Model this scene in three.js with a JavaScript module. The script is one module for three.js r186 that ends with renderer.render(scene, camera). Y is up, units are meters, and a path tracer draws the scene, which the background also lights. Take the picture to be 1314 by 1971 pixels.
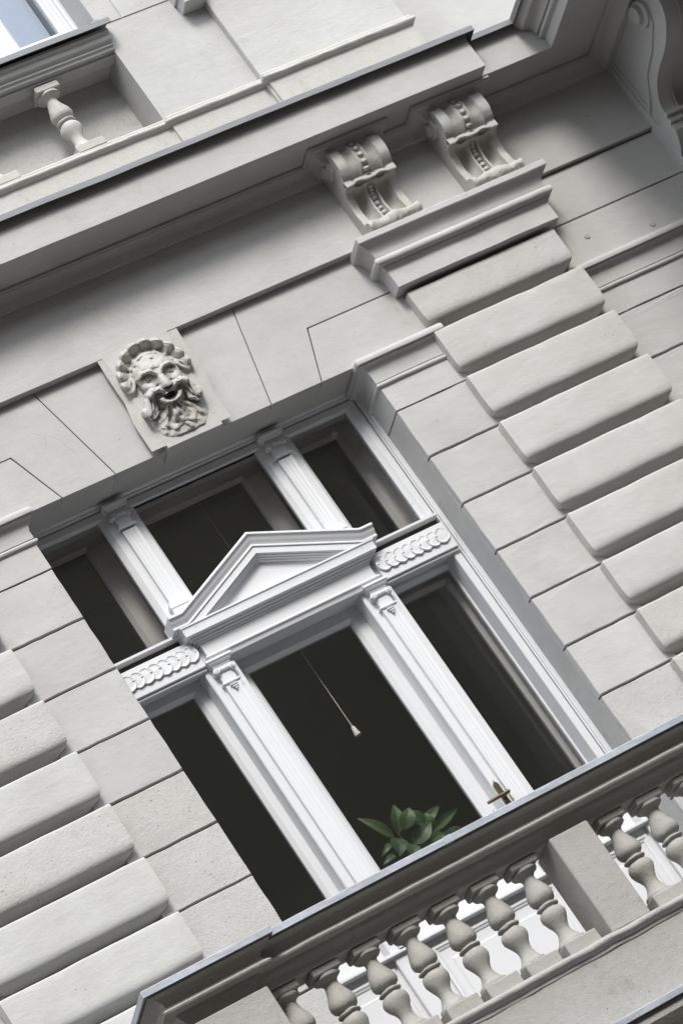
import * as THREE from 'three';
import { ImprovedNoise } from 'three/addons/math/ImprovedNoise.js';
import { mergeGeometries, toCreasedNormals } from 'three/addons/utils/BufferGeometryUtils.js';

// ------------------------------------------------------------------ camera, sky, sun, exposure
// metres; x runs along the facade, z comes out of it; y = 0 is the joint under the window's impost, the street is 8.55 m below
const scene = new THREE.Scene();
const camera = new THREE.PerspectiveCamera(17.1165, 682 / 1024, 0.1, 400);
camera.position.set(-6.89815, -6.9739, 15.23436);
camera.up.set(0.38681781, 0.76396082, 0.51646475);
camera.lookAt(-6.89815 + 0.40570946, -6.9739 + 0.36195772, 15.23436 - 0.83927733);

const renderer = new THREE.WebGLRenderer({ antialias: true });
renderer.setSize(682, 1024);
renderer.toneMapping = THREE.LinearToneMapping;
renderer.toneMappingExposure = 2.85;
renderer.shadowMap.enabled = true;
renderer.shadowMap.type = THREE.PCFSoftShadowMap;

let seed = 20240611;
const rnd = () => { seed |= 0; seed = seed + 0x6D2B79F5 | 0; let t = Math.imul(seed ^ seed >>> 15, 1 | seed); t = t + Math.imul(t ^ t >>> 7, 61 | t) ^ t; return ((t ^ t >>> 14) >>> 0) / 4294967296; };
const rr = (a, b) => a + (b - a) * rnd();
const perlin = new ImprovedNoise();
const fbm3 = (x, y, z, o = 4) => { let a = 0.5, s = 0; for (let i = 0; i < o; i++) { s += a * perlin.noise(x, y, z); x *= 2.03; y *= 2.03; z *= 2.03; a *= 0.5; } return s; };

{ // bright hazy sky with broken white cloud over blue
  const W = 768, H = 384, data = new Float32Array(W * H * 4);
  for (let j = 0; j < H; j++) for (let i = 0; i < W; i++) {
    const el = ((j + 0.5) / H - 0.5) * Math.PI, az = ((i + 0.5) / W - 0.5) * 2 * Math.PI;
    const dx = Math.cos(el) * Math.cos(az), dy = Math.sin(el), dz = Math.cos(el) * Math.sin(az);
    const up = Math.max(0, dy);
    const k = 1 / (up + 0.25);
    let c = fbm3(dx * k * 1.1 + 3.1, dz * k * 1.1 + 7.7, 1.3, 5) * 1.6 + 0.42;
    c = Math.min(1, Math.max(0, c)); c = c * c * (3 - 2 * c);
    const haze = Math.pow(1 - up, 3);
    const blue = [0.66 + 0.34 * haze, 0.88 + 0.24 * haze, 1.22 + 0.06 * haze], white = [1.82, 1.8, 1.78];
    const m = 0.2 + 0.62 * c, f = dy < 0 ? 0.1 : SKYG(dy);
    for (let q = 0; q < 3; q++) data[(j * W + i) * 4 + q] = (blue[q] * (1 - m) + white[q] * m) * f;
    data[(j * W + i) * 4 + 3] = 1;
  }
  function SKYG(s) { return 0.42 + 0.42 * s; }
  const sky = new THREE.DataTexture(data, W, H, THREE.RGBAFormat, THREE.FloatType);
  sky.mapping = THREE.EquirectangularReflectionMapping;
  sky.magFilter = sky.minFilter = THREE.LinearFilter; sky.wrapS = THREE.RepeatWrapping; sky.needsUpdate = true;
  scene.background = sky; scene.environment = sky;
  scene.backgroundIntensity = 1; scene.environmentIntensity = 1;
}
const sun = new THREE.DirectionalLight(new THREE.Color(1, 0.962, 0.905), 1.2);
sun.position.set(-2.8, 24, 24.5); sun.target.position.set(0, 0, 0);
sun.castShadow = true; sun.shadow.radius = 30; sun.shadow.mapSize.set(4096, 4096);
Object.assign(sun.shadow.camera, { left: -8, right: 8, top: 8, bottom: -8, near: 1, far: 80 });
scene.add(sun, sun.target);

// ------------------------------------------------------------------ textures
function tileNoise(n, cells, cellsY = cells) { // tileable value noise, n*n floats
  const g = new Float32Array(cells * cellsY); for (let i = 0; i < g.length; i++) g[i] = rnd();
  const out = new Float32Array(n * n);
  for (let y = 0; y < n; y++) {
    const fy = y / n * cellsY, y0 = Math.floor(fy), ty = fy - y0, sy = ty * ty * (3 - 2 * ty), r0 = y0 % cellsY * cells, r1 = (y0 + 1) % cellsY * cells;
    for (let x = 0; x < n; x++) {
      const fx = x / n * cells, x0 = Math.floor(fx), tx = fx - x0, sx = tx * tx * (3 - 2 * tx), a = x0 % cells, b = (x0 + 1) % cells;
      out[y * n + x] = (g[r0 + a] * (1 - sx) + g[r0 + b] * sx) * (1 - sy) + (g[r1 + a] * (1 - sx) + g[r1 + b] * sx) * sy;
    }
  }
  return out;
}
function sumNoise(n, list) { const o = new Float32Array(n * n); for (const [cx, cy, w] of list) { const t = tileNoise(n, cx, cy); for (let i = 0; i < o.length; i++) o[i] += w * (t[i] - 0.5); } return o; }
function dataTex(n, fn, srgb) {
  const d = new Uint8Array(n * n * 4);
  for (let i = 0; i < n * n; i++) { const c = fn(i); d[i * 4] = Math.max(0, Math.min(255, c[0] * 255)); d[i * 4 + 1] = Math.max(0, Math.min(255, c[1] * 255)); d[i * 4 + 2] = Math.max(0, Math.min(255, c[2] * 255)); d[i * 4 + 3] = 255; }
  const t = new THREE.DataTexture(d, n, n); t.wrapS = t.wrapT = THREE.RepeatWrapping; t.magFilter = THREE.LinearFilter; t.minFilter = THREE.LinearMipmapLinearFilter; t.generateMipmaps = true; t.anisotropy = 8;
  if (srgb) t.colorSpace = THREE.SRGBColorSpace; t.needsUpdate = true; return t;
}
const N = 1024;
function spots(n, count, r0, r1) { // soft round pits
  const o = new Float32Array(n * n);
  for (let k = 0; k < count; k++) {
    const cx = rnd() * n, cy = rnd() * n, r = rr(r0, r1) * (rnd() < 0.08 ? 1.8 : 1), ax = rr(0.6, 1.6), w = rr(0.4, 1);
    for (let y = -Math.ceil(r * 2); y <= r * 2; y++) for (let x = -Math.ceil(r * 2); x <= r * 2; x++) {
      const q = Math.hypot(x * ax, y / ax) / r; if (q > 1.3) continue;
      const i = ((Math.round(cy + y) + n) % n) * n + (Math.round(cx + x) + n) % n; o[i] = Math.max(o[i], w * Math.min(1, (1.3 - q) * 2));
    }
  }
  return o;
}
function cracks(n, count, len) { // wandering hairlines
  const o = new Float32Array(n * n);
  for (let k = 0; k < count; k++) {
    let x = rnd() * n, y = rnd() * n, a = rnd() * 6.28; const L = len * rr(0.4, 1.4), w = rr(0.25, 0.8);
    for (let s = 0; s < L; s++) {
      x += Math.cos(a); y += Math.sin(a); a += (rnd() - 0.5) * 0.5; if (rnd() < 0.02) a += rr(-1, 1);
      const f = w * Math.min(1, 4 * Math.min(s, L - s) / L);
      for (const [dx, dy, m] of [[0, 0, 1], [1, 0, 0.4], [0, 1, 0.4]]) { const i = ((Math.floor(y + dy) % n + n) % n) * n + (Math.floor(x + dx) % n + n) % n; o[i] = Math.max(o[i], f * m); }
    }
  }
  return o;
}
// painted render: 1024 px = 1.6 m
const trowel = sumNoise(N, [[9, 22, 0.5], [24, 60, 0.45], [60, 150, 0.3], [150, 300, 0.16], [400, 400, 0.10]]);
const mottle = sumNoise(N, [[3, 3, 0.5], [7, 8, 0.5], [17, 15, 0.3], [43, 41, 0.22], [120, 110, 0.15]]);
const grime = sumNoise(N, [[5, 4, 0.6], [11, 13, 0.4], [31, 29, 0.3], [90, 90, 0.3]]);
const pits = spots(N, 260, 0.9, 2.0), hair = cracks(N, 7, 340);
const plasterMap = dataTex(N, i => {
  const g = Math.max(0, grime[i] - 0.3) * 0.2, v = 0.96 + 0.055 * mottle[i] + 0.03 * trowel[i] - g - 0.17 * pits[i] * pits[i] - 0.10 * hair[i];
  return [v, v * (0.997 + 0.006 * mottle[i]), v * (0.988 + 0.016 * mottle[i])];
}, true);
const plasterBump = dataTex(N, i => { const v = 0.62 + 0.30 * trowel[i] + 0.06 * mottle[i] - 0.16 * pits[i] - 0.16 * hair[i]; return [v, v, v]; });
const rough2 = sumNoise(N, [[40, 40, 0.3], [110, 120, 0.4], [260, 260, 0.5], [500, 500, 0.35]]);
const hair2 = cracks(N, 16, 360), pits2 = spots(N, 900, 0.8, 2.4);
const roughBump = dataTex(N, i => { const v = 0.6 + 0.22 * trowel[i] + 0.34 * rough2[i] - 0.25 * pits2[i] - 0.1 * hair2[i]; return [v, v, v]; });
const roughMap = dataTex(N, i => {
  const g = Math.max(0, grime[i] - 0.28) * 0.3, v = 0.96 + 0.05 * mottle[i] + 0.05 * rough2[i] - g - 0.2 * pits2[i] * pits2[i] - 0.14 * hair2[i];
  return [v, v * 0.995, v * (0.982 + 0.02 * mottle[i])];
}, true);
const brush = sumNoise(512, [[120, 5, 0.5], [260, 9, 0.4], [40, 3, 0.3], [8, 8, 0.3]]);
const chips = spots(512, 60, 0.7, 1.8);
const paintMap = dataTex(512, i => { const v = 0.97 + 0.012 * brush[i] - 0.3 * chips[i] * chips[i]; return [v, v, v * 0.998]; }, true);
const paintBump = dataTex(512, i => { const v = 0.6 + 0.4 * brush[i] - 0.3 * chips[i]; return [v, v, v]; });
const metalNoise = sumNoise(512, [[6, 40, 0.5], [14, 120, 0.4], [60, 60, 0.3], [200, 200, 0.2]]);
const metalMap = dataTex(512, i => { const v = 0.9 + 0.14 * metalNoise[i]; return [v, v, v]; }, true);
const metalRough = dataTex(512, i => { const v = 0.6 + 0.3 * metalNoise[i]; return [v, v, v]; });
const rep = (t, m) => { const c = t.clone(); c.repeat.set(1 / m, 1 / m); c.needsUpdate = true; return c; };

const lin = (r, g, b) => new THREE.Color().setRGB(r, g, b);
const std = (color, map, bump, size, bs, rough = 0.85, extra = {}) => new THREE.MeshPhysicalMaterial({ color, map: rep(map, size), bumpMap: rep(bump, size), bumpScale: bs, roughness: rough, metalness: 0, specularIntensity: rough > 0.7 ? 0.25 : 1, ...extra });
const M = {
  plaster: [std(lin(0.468, 0.465, 0.462), plasterMap, plasterBump, 1.6, 0.0045), std(lin(0.458, 0.455, 0.452), plasterMap, plasterBump, 1.9, 0.0045), std(lin(0.478, 0.475, 0.472), plasterMap, plasterBump, 1.4, 0.005)],
  rough: std(lin(0.462, 0.459, 0.455), roughMap, roughBump, 1.5, 0.005, 0.9),
  block: [std(lin(0.49, 0.488, 0.48), plasterMap, plasterBump, 1.5, 0.0055), std(lin(0.47, 0.468, 0.46), roughMap, roughBump, 1.7, 0.0045), std(lin(0.495, 0.493, 0.485), plasterMap, plasterBump, 1.25, 0.005)],
  cast: std(lin(0.47, 0.465, 0.45), roughMap, roughBump, 0.9, 0.003, 0.85),
  balcony: std(lin(0.40, 0.393, 0.383), roughMap, roughBump, 1.1, 0.005, 0.9),
  baluster: std(lin(0.395, 0.388, 0.375), roughMap, roughBump, 0.8, 0.004, 0.85),
  gapShade: std(lin(0.07, 0.065, 0.06), roughMap, roughBump, 0.8, 0.003, 0.95),  // near-black colour standing in for the shade under the weather bar
  paint: std(lin(0.64, 0.645, 0.66), paintMap, paintBump, 0.7, 0.0002, 0.42),
  sky_tint_sheet: std(lin(0.09, 0.135, 0.205), paintMap, paintBump, 0.7, 0.0006, 0.8),  // blue standing in for sky reflected in the upper panes
  paintIn: std(lin(0.60, 0.59, 0.585), paintMap, paintBump, 0.7, 0.0006, 0.5),
  zinc: new THREE.MeshStandardMaterial({ color: lin(0.50, 0.53, 0.58), map: rep(metalMap, 0.6), roughnessMap: rep(metalRough, 0.6), roughness: 0.8, metalness: 0.35 }),
  zincOld: new THREE.MeshStandardMaterial({ color: lin(0.23, 0.235, 0.24), map: rep(metalMap, 0.45), roughnessMap: rep(metalRough, 0.45), roughness: 0.9, metalness: 0.3 }),
  bronze: new THREE.MeshStandardMaterial({ color: lin(0.16, 0.125, 0.075), map: rep(metalMap, 0.2), roughness: 0.38, metalness: 0.8 }),
  glass: new THREE.MeshPhysicalMaterial({ color: lin(0.88, 0.875, 0.87), transmission: 1, thickness: 0, roughness: 0.0, ior: 1.5 }),
  glassHi: new THREE.MeshPhysicalMaterial({ color: lin(0.9, 0.93, 0.97), transmission: 1, thickness: 0, roughness: 0.0, ior: 2.0 }),
  room: new THREE.MeshStandardMaterial({ color: lin(0.78, 0.83, 0.77), roughness: 0.95, bumpMap: rep(plasterBump, 1.6), bumpScale: 0.002 }),
  cord: new THREE.MeshStandardMaterial({ color: lin(0.8, 0.78, 0.7), roughness: 0.6 }),
  asphalt: std(lin(0.045, 0.038, 0.03), roughMap, roughBump, 1.5, 0.006, 0.95),
  paving: std(lin(0.11, 0.09, 0.068), roughMap, roughBump, 1.2, 0.004, 0.9),
  oppo: std(lin(0.165, 0.152, 0.132), roughMap, roughBump, 2.0, 0.004, 0.9),
  pot: std(lin(0.30, 0.14, 0.08), roughMap, roughBump, 0.5, 0.002, 0.8),
  wood: std(lin(0.20, 0.13, 0.08), paintMap, paintBump, 0.5, 0.001, 0.6),
  stem: new THREE.MeshStandardMaterial({ color: lin(0.20, 0.13, 0.08), roughness: 0.7 }),
  leaf: [0, 1, 2].map(k => new THREE.MeshPhysicalMaterial({ color: [lin(0.12, 0.21, 0.08), lin(0.10, 0.18, 0.085), lin(0.15, 0.25, 0.10)][k], roughness: 0.45, transmission: 0.3, thickness: 0, map: rep(paintMap, 0.2) })),
};
const pick = a => Array.isArray(a) ? a[Math.floor(rnd() * a.length)] : a;

// ------------------------------------------------------------------ geometry helpers (world coordinates)
function fromTris(a) { const g = new THREE.BufferGeometry(); g.setAttribute('position', new THREE.BufferAttribute(new Float32Array(a), 3)); return g; }
function finish(g, { crease = 0.6, wob = 0, wf = 4, uvJit = true } = {}) {
  if (g.index) g = g.toNonIndexed();
  for (const k of Object.keys(g.attributes)) if (k !== 'position') g.deleteAttribute(k);
  const p = g.attributes.position;
  if (wob) for (let i = 0; i < p.count; i++) {
    const x = p.getX(i), y = p.getY(i), z = p.getZ(i);
    p.setXYZ(i, x + wob * fbm3(x * wf, y * wf, z * wf + 5, 3), y + wob * fbm3(x * wf + 31, y * wf, z * wf, 3), z + wob * fbm3(x * wf, y * wf + 57, z * wf, 3));
  }
  g.computeVertexNormals(); g = toCreasedNormals(g, crease);
  const q = g.attributes.position, n = g.attributes.normal, uv = new Float32Array(q.count * 2), ou = uvJit ? rnd() * 3 : 0, ov = uvJit ? rnd() * 3 : 0;
  for (let i = 0; i < q.count; i += 3) {
    let ax = 0, ay = 0, az = 0; for (let k = 0; k < 3; k++) { ax += Math.abs(n.getX(i + k)); ay += Math.abs(n.getY(i + k)); az += Math.abs(n.getZ(i + k)); }
    for (let k = 0; k < 3; k++) {
      const j = i + k, x = q.getX(j), y = q.getY(j), z = q.getZ(j);
      if (az >= ax && az >= ay) { uv[j * 2] = x + ou; uv[j * 2 + 1] = y + ov; } else if (ay >= ax) { uv[j * 2] = x + ou; uv[j * 2 + 1] = z + ov; } else { uv[j * 2] = z + ou; uv[j * 2 + 1] = y + ov; }
    }
  }
  g.setAttribute('uv', new THREE.BufferAttribute(uv, 2)); return g;
}
const quad = (o, a, b, c, d) => o.push(...a, ...b, ...c, ...a, ...c, ...d);
function rings(rs, closed = false) { const o = []; const n = rs[0].length; for (let i = 0; i + 1 < rs.length; i++) for (let j = 0; j + 1 < n + (closed ? 1 : 0); j++) quad(o, rs[i][j], rs[i + 1][j], rs[i + 1][(j + 1) % n], rs[i][(j + 1) % n]); return o; }
function capTris(o, ring, prof) { const c = prof.map(p => new THREE.Vector2(p[0], p[1])); for (const f of THREE.ShapeUtils.triangulateShape(c, [])) o.push(...ring[f[0]], ...ring[f[1]], ...ring[f[2]]); }
function miters(path, closed) {
  const n = path.length, nor = [], out = [];
  for (let i = 0; i < n - (closed ? 0 : 1); i++) { const a = path[i], b = path[(i + 1) % n], l = Math.hypot(b[0] - a[0], b[1] - a[1]); nor.push([-(b[1] - a[1]) / l, (b[0] - a[0]) / l]); }
  for (let i = 0; i < n; i++) {
    const p = closed ? nor[(i + n - 1) % n] : nor[Math.max(0, i - 1)], q = closed ? nor[i] : nor[Math.min(n - 2, i)], k = 1 + p[0] * q[0] + p[1] * q[1];
    out.push([(p[0] + q[0]) / k, (p[1] + q[1]) / k]);
  }
  return out;
}
function subdiv(rs, step) {
  if (!step) return rs; const out = [rs[0]];
  for (let i = 0; i + 1 < rs.length; i++) { const a = rs[i], b = rs[i + 1], l = Math.hypot(a[0][0] - b[0][0], a[0][1] - b[0][1], a[0][2] - b[0][2]), m = Math.max(1, Math.round(l / step)); for (let k = 1; k <= m; k++) out.push(a.map((p, j) => p.map((v, d) => v + (b[j][d] - v) * k / m))); }
  return out;
}
// moulding: profile [[e, y]] swept along a plan path [[x, z]], e to the path's left seen from above with z down (out of the wall for a path running +x)
function sweep(prof, path, { step = 0, caps = true } = {}) {
  const m = miters(path.map(p => [p[0], p[1]]), false);
  const rs = path.map((p, i) => prof.map(([e, y]) => [p[0] + m[i][0] * e, y, p[1] + m[i][1] * e]));
  const o = rings(subdiv(rs, step)); if (caps) { capTris(o, rs[0], prof); capTris(o, rs[rs.length - 1], prof); }
  return fromTris(o);
}
// frame: profile [[d, z]] swept along a path in a vertical plane [[x, y]], d to the left of the path
function sweepXY(prof, path, { closed = false, caps = true, step = 0 } = {}) {
  const m = miters(path, closed); const rs = path.map((p, i) => prof.map(([d, z]) => [p[0] + m[i][0] * d, p[1] + m[i][1] * d, z]));
  if (closed) rs.push(rs[0]); const o = rings(subdiv(rs, step)); if (!closed && caps) { capTris(o, rs[0], prof); capTris(o, rs[rs.length - 1], prof); }
  return fromTris(o);
}
const rect = (x0, x1, y0, y1) => [[x0, y0], [x1, y0], [x1, y1], [x0, y1]];
// prism with a chamfered front: polygon counter-clockwise
function prism(poly, z0, z1, b = 0.004, step = 0) {
  if (step) { const q = []; poly.forEach((p, i) => { const n = poly[(i + 1) % poly.length], k = Math.max(1, Math.round(Math.hypot(n[0] - p[0], n[1] - p[1]) / step)); for (let t = 0; t < k; t++) q.push([p[0] + (n[0] - p[0]) * t / k, p[1] + (n[1] - p[1]) * t / k]); }); poly = q; }
  const m = miters(poly, true), o = [], A = poly.map(p => [p[0], p[1], z0]), B = poly.map(p => [p[0], p[1], z1 - b]), C = poly.map((p, i) => [p[0] + m[i][0] * b, p[1] + m[i][1] * b, z1]), n = poly.length;
  for (let i = 0; i < n; i++) { const j = (i + 1) % n; quad(o, A[i], A[j], B[j], B[i]); quad(o, B[i], B[j], C[j], C[i]); }
  capTris(o, C, C); return fromTris(o);
}
function box(x0, x1, y0, y1, z0, z1) { const g = new THREE.BoxGeometry(x1 - x0, y1 - y0, z1 - z0).toNonIndexed(); g.translate((x0 + x1) / 2, (y0 + y1) / 2, (z0 + z1) / 2); for (const k of ['normal', 'uv']) g.deleteAttribute(k); return g; }
function bbox(x0, x1, y0, y1, z0, z1, b = 0.004) { // box with all edges chamfered
  const xs = [x0, x1], ys = [y0, y1], zs = [z0, z1], o = [];
  const f = (ax, s) => { const r = []; for (const [u, v] of [[0, 0], [1, 0], [1, 1], [0, 1]]) { const p = ax === 0 ? [xs[s], u ? y1 - b : y0 + b, v ? z1 - b : z0 + b] : ax === 1 ? [u ? x1 - b : x0 + b, ys[s], v ? z1 - b : z0 + b] : [u ? x1 - b : x0 + b, v ? y1 - b : y0 + b, zs[s]]; r.push(p); } return r; };
  const F = [[f(0, 0), f(0, 1)], [f(1, 0), f(1, 1)], [f(2, 0), f(2, 1)]];
  for (const a of F) for (const q of a) quad(o, ...q);
  const near = (q, t) => q.filter(p => t(p));
  for (const sx of [0, 1]) for (const sy of [0, 1]) { const a = near(F[0][sx], p => Math.abs(p[1] - ys[sy]) < b * 1.01).sort((p, q) => p[2] - q[2]), c = near(F[1][sy], p => Math.abs(p[0] - xs[sx]) < b * 1.01).sort((p, q) => p[2] - q[2]); quad(o, a[0], a[1], c[1], c[0]); }
  for (const sx of [0, 1]) for (const sz of [0, 1]) { const a = near(F[0][sx], p => Math.abs(p[2] - zs[sz]) < b * 1.01).sort((p, q) => p[1] - q[1]), c = near(F[2][sz], p => Math.abs(p[0] - xs[sx]) < b * 1.01).sort((p, q) => p[1] - q[1]); quad(o, a[0], a[1], c[1], c[0]); }
  for (const sy of [0, 1]) for (const sz of [0, 1]) { const a = near(F[1][sy], p => Math.abs(p[2] - zs[sz]) < b * 1.01).sort((p, q) => p[0] - q[0]), c = near(F[2][sz], p => Math.abs(p[1] - ys[sy]) < b * 1.01).sort((p, q) => p[0] - q[0]); quad(o, a[0], a[1], c[1], c[0]); }
  for (const sx of [0, 1]) for (const sy of [0, 1]) for (const sz of [0, 1]) { const X = xs[sx] + (sx ? -b : b), Y = ys[sy] + (sy ? -b : b), Z = zs[sz] + (sz ? -b : b); o.push(xs[sx], Y, Z, X, ys[sy], Z, X, Y, zs[sz]); }
  return fromTris(o);
}
function gridGeo(fn, nu, nv) { const rs = []; for (let i = 0; i <= nu; i++) { const r = []; for (let j = 0; j <= nv; j++) r.push(fn(i / nu, j / nv)); rs.push(r); } return fromTris(rings(rs)); }
function lathe(pts, cx, cy, cz, seg = 40) { const rs = []; for (let i = 0; i <= seg; i++) { const a = i / seg * 2 * Math.PI; rs.push(pts.map(([r, y]) => [cx + r * Math.cos(a), cy + y, cz + r * Math.sin(a)])); } return fromTris(rings(rs)); }
function ball(x, y, z, r, sx = 1, sy = 1, sz = 1, seg = 12) { const g = new THREE.SphereGeometry(r, seg, Math.ceil(seg * 0.7)).toNonIndexed(); g.scale(sx, sy, sz); g.translate(x, y, z); for (const k of ['normal', 'uv']) g.deleteAttribute(k); return g; }
function tube(pts, r, seg = 24, rad = 8, closed = false) { const g = new THREE.TubeGeometry(new THREE.CatmullRomCurve3(pts.map(p => new THREE.Vector3(...p)), closed), seg, r, rad, closed).toNonIndexed(); for (const k of ['normal', 'uv']) g.deleteAttribute(k); return g; }
function cyl(a, b, r0, r1 = r0, seg = 20) { // closed cylinder between two points
  const A = new THREE.Vector3(...a), B = new THREE.Vector3(...b), g = new THREE.CylinderGeometry(r1, r0, A.distanceTo(B), seg).toNonIndexed();
  g.applyQuaternion(new THREE.Quaternion().setFromUnitVectors(new THREE.Vector3(0, 1, 0), B.clone().sub(A).normalize())); g.translate((a[0] + b[0]) / 2, (a[1] + b[1]) / 2, (a[2] + b[2]) / 2);
  for (const k of ['normal', 'uv']) g.deleteAttribute(k); return g;
}
const arc = (cx, cy, r, a0, a1, n = 6, ry = r) => Array.from({ length: n + 1 }, (_, i) => { const a = (a0 + (a1 - a0) * i / n) * Math.PI / 180; return [cx + r * Math.cos(a), cy + ry * Math.sin(a)]; });
const merge = list => mergeGeometries(list);

// ------------------------------------------------------------------ object helpers
const used = {};
const numbered = n => { const k = used[n] = (used[n] ?? -1) + 1; return k ? n + '_' + String(k).padStart(3, '0') : n; };
function thing(name, pos, label, category, group) {
  const o = new THREE.Group(); o.name = numbered(name); o.position.set(...pos); o.userData = { label, category }; if (group) o.userData.group = group; scene.add(o); return o;
}
function structure(name, geo, mat, opts) { const m = new THREE.Mesh(finish(geo, opts), mat); m.name = numbered(name); m.userData.kind = 'structure'; m.castShadow = m.receiveShadow = true; scene.add(m); return m; }
function part(name, geo, mat, parent, opts) {
  const g = finish(geo, opts), m = new THREE.Mesh(g, pick(mat)); m.name = name; m.castShadow = m.receiveShadow = true;
  const off = new THREE.Vector3(); for (let q = parent; q; q = q.parent) off.add(q.position);
  g.translate(-off.x, -off.y, -off.z);
  if (opts && opts.label) m.userData.label = opts.label;
  parent.add(m); return m;
}

const GY = -8.55;
// ------------------------------------------------------------------ street and the house across it
structure('road', box(-40, 40, GY - 0.3, GY - 0.12, 3.4, 14.2), M.asphalt);
structure('pavement', box(-40, 40, GY - 0.3, GY, -0.5, 3.4), M.paving);
structure('pavement', box(-40, 40, GY - 0.3, GY, 14.2, 17.4), M.paving);
structure('ground', box(-120, 120, GY - 0.6, GY - 0.304, -120, 120), M.asphalt);
{
  const o = thing('opposite_house', [0, GY, 17], 'long plain beige house across the street', 'building');
  part('wall', box(-34, 34, GY, 8.6, 17.02, 27), M.oppo, o);
  part('cornice', sweep([[0, 8.6], [-0.5, 8.6], [-0.5, 8.35], [-0.2, 8.1], [0, 8.1]], [[-34, 17.02], [34, 17.02]]), M.oppo, o);
}

for (const [x0, x1, z0, z1, h, lab] of [[-70, -52, -10, 27, 2, 'unseen low house added to block low sky at the left end of the street'], [-40, -7.52, -10, 0, 8, 'plain neighbouring house to the left of the facade'], [9.02, 40, -10, 0, 8, 'plain neighbouring house to the right of the facade'], [41, 58, -10, 27, 9, 'unseen house added to block low sky at the right end of the street']]) {  // the two end houses are unseen, added to block low sky light
  const o = thing('street_house', [(x0 + x1) / 2, GY, (z0 + z1) / 2], lab, 'building');
  part('wall', box(x0, x1, GY, h, z0, z1), M.oppo, o);
}

// ------------------------------------------------------------------ the facade
const facade = thing('stucco_building', [0, GY, 0], 'pale grey stucco town house facade with banded pilasters, radiating lintel stones and a heavy cornice', 'building');
const H = 0.33, XR = 1.089, BOT = -3.76, LT = 0.345;
function holeWall(x0, x1, y0, y1, z0, z1, holes) {
  const s = new THREE.Shape([[x0, y0], [x1, y0], [x1, y1], [x0, y1]].map(p => new THREE.Vector2(...p)));
  for (const h of holes) s.holes.push(new THREE.Path(rect(...h).map(p => new THREE.Vector2(...p)).reverse()));
  const g = new THREE.ExtrudeGeometry(s, { depth: z1 - z0, bevelEnabled: false }); g.translate(0, 0, z0); return g;
}
part('wall', holeWall(-7.5, 2.5, GY, 1.56, -0.6, -0.055, [[-XR - 0.02, XR + 0.02, BOT, LT + 0.001]]), M.rough, facade);
// reveals of the big window: plain below the joint, one more stone above it
for (const s of [-1, 1]) {
  const a = s * XR, b = s * (XR + 0.021), x0 = Math.min(a, b), x1 = Math.max(a, b);
  part('reveal', bbox(x0, x1, BOT, -0.006, -0.6, -0.0505, 0.002), M.plaster, facade);
  part('reveal', bbox(x0, x1, 0.005, 0.2, -0.6, -0.0505, 0.002), M.plaster, facade);
}
// flat courses between the opening and the pilasters
for (const s of [-1, 1]) for (let k = 0; k < 12; k++) {
  const y1 = -k * H - 0.006 + rr(-0.001, 0.001), y0 = -(k + 1) * H + 0.006 + rr(-0.001, 0.001);
  const a = s * XR, b = s * 1.6;
  part('wall_stone', prism(rect(Math.min(a, b), Math.max(a, b), y0, y1), -0.05, rr(-0.001, 0.001), 0.004, 0.05), k > 5 || s < 0 && k > 3 ? M.rough : M.plaster, facade, { wob: 0.006, wf: 9, crease: 0.5 });
}
// impost moulding
const impost = [[-0.03, 0.366], [0.012, 0.364], ...arc(0.03, 0.33, 0.036, 75, -10, 6), [0.064, 0.318], [0.052, 0.316], [0.05, 0.306], ...arc(0.056, 0.262, 0.044, 100, 180, 6), [0.008, 0.25], [0.008, 0.199], [-0.004, 0.197], [-0.004, 0.191], ...arc(0.004, 0.179, 0.014, 80, -80, 8), [0.0005, 0.163], [0.0005, 0.004], [-0.03, 0.004]];
part('impost_moulding', sweep(impost, [[XR, -0.3], [XR, 0], [1.6, 0]], { step: 0.05 }), M.plaster, facade, { wob: 0.004, wf: 7 });
part('impost_moulding', sweep(impost, [[-1.6, 0], [-XR, 0], [-XR, -0.3]], { step: 0.05 }), M.plaster, facade, { wob: 0.004, wf: 7 });
// radiating lintel stones
const gp = 0.0028;
const lintel = [
  [[0.165, LT], [0.49, LT], [0.633, 0.995], [0.2, 0.995]],
  [[0.496, LT], [0.818, LT], [0.938, 0.684], [1.6, 0.684], [1.6, 0.995], [0.639, 0.995]],
  [[0.825, LT], [1.6, LT], [1.6, 0.677], [0.944, 0.677]],
];
for (const s of [1, -1]) for (const p of lintel) {
  let q = p.map(([x, y]) => [s * x, y]); if (s < 0) q = q.reverse();
  part('lintel_stone', prism(q, -0.3, rr(-0.0012, 0.0012), 0.0022), M.plaster, facade);
}
part('lintel_stone', box(-0.19, 0.19, LT + 0.002, 0.9, -0.3, -0.004), M.plaster, facade);
// frieze running down into the keystone
part('frieze_with_keystone', prism([[-7.5, 0.98], [-0.209, 0.98], [-0.178, LT - 0.012], [0.166, LT - 0.012], [0.207, 0.98], [1.6, 0.98], [1.6, 1.56], [-7.5, 1.56]], -0.1, 0.05, 0.003, 0.08), M.plaster, facade, { wob: 0.0015, wf: 5, crease: 0.2 });
part('frieze', prism(rect(1.6, 2.35, 0.95, 1.56), -0.1, 0.05, 0.003), M.plaster, facade);
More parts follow.
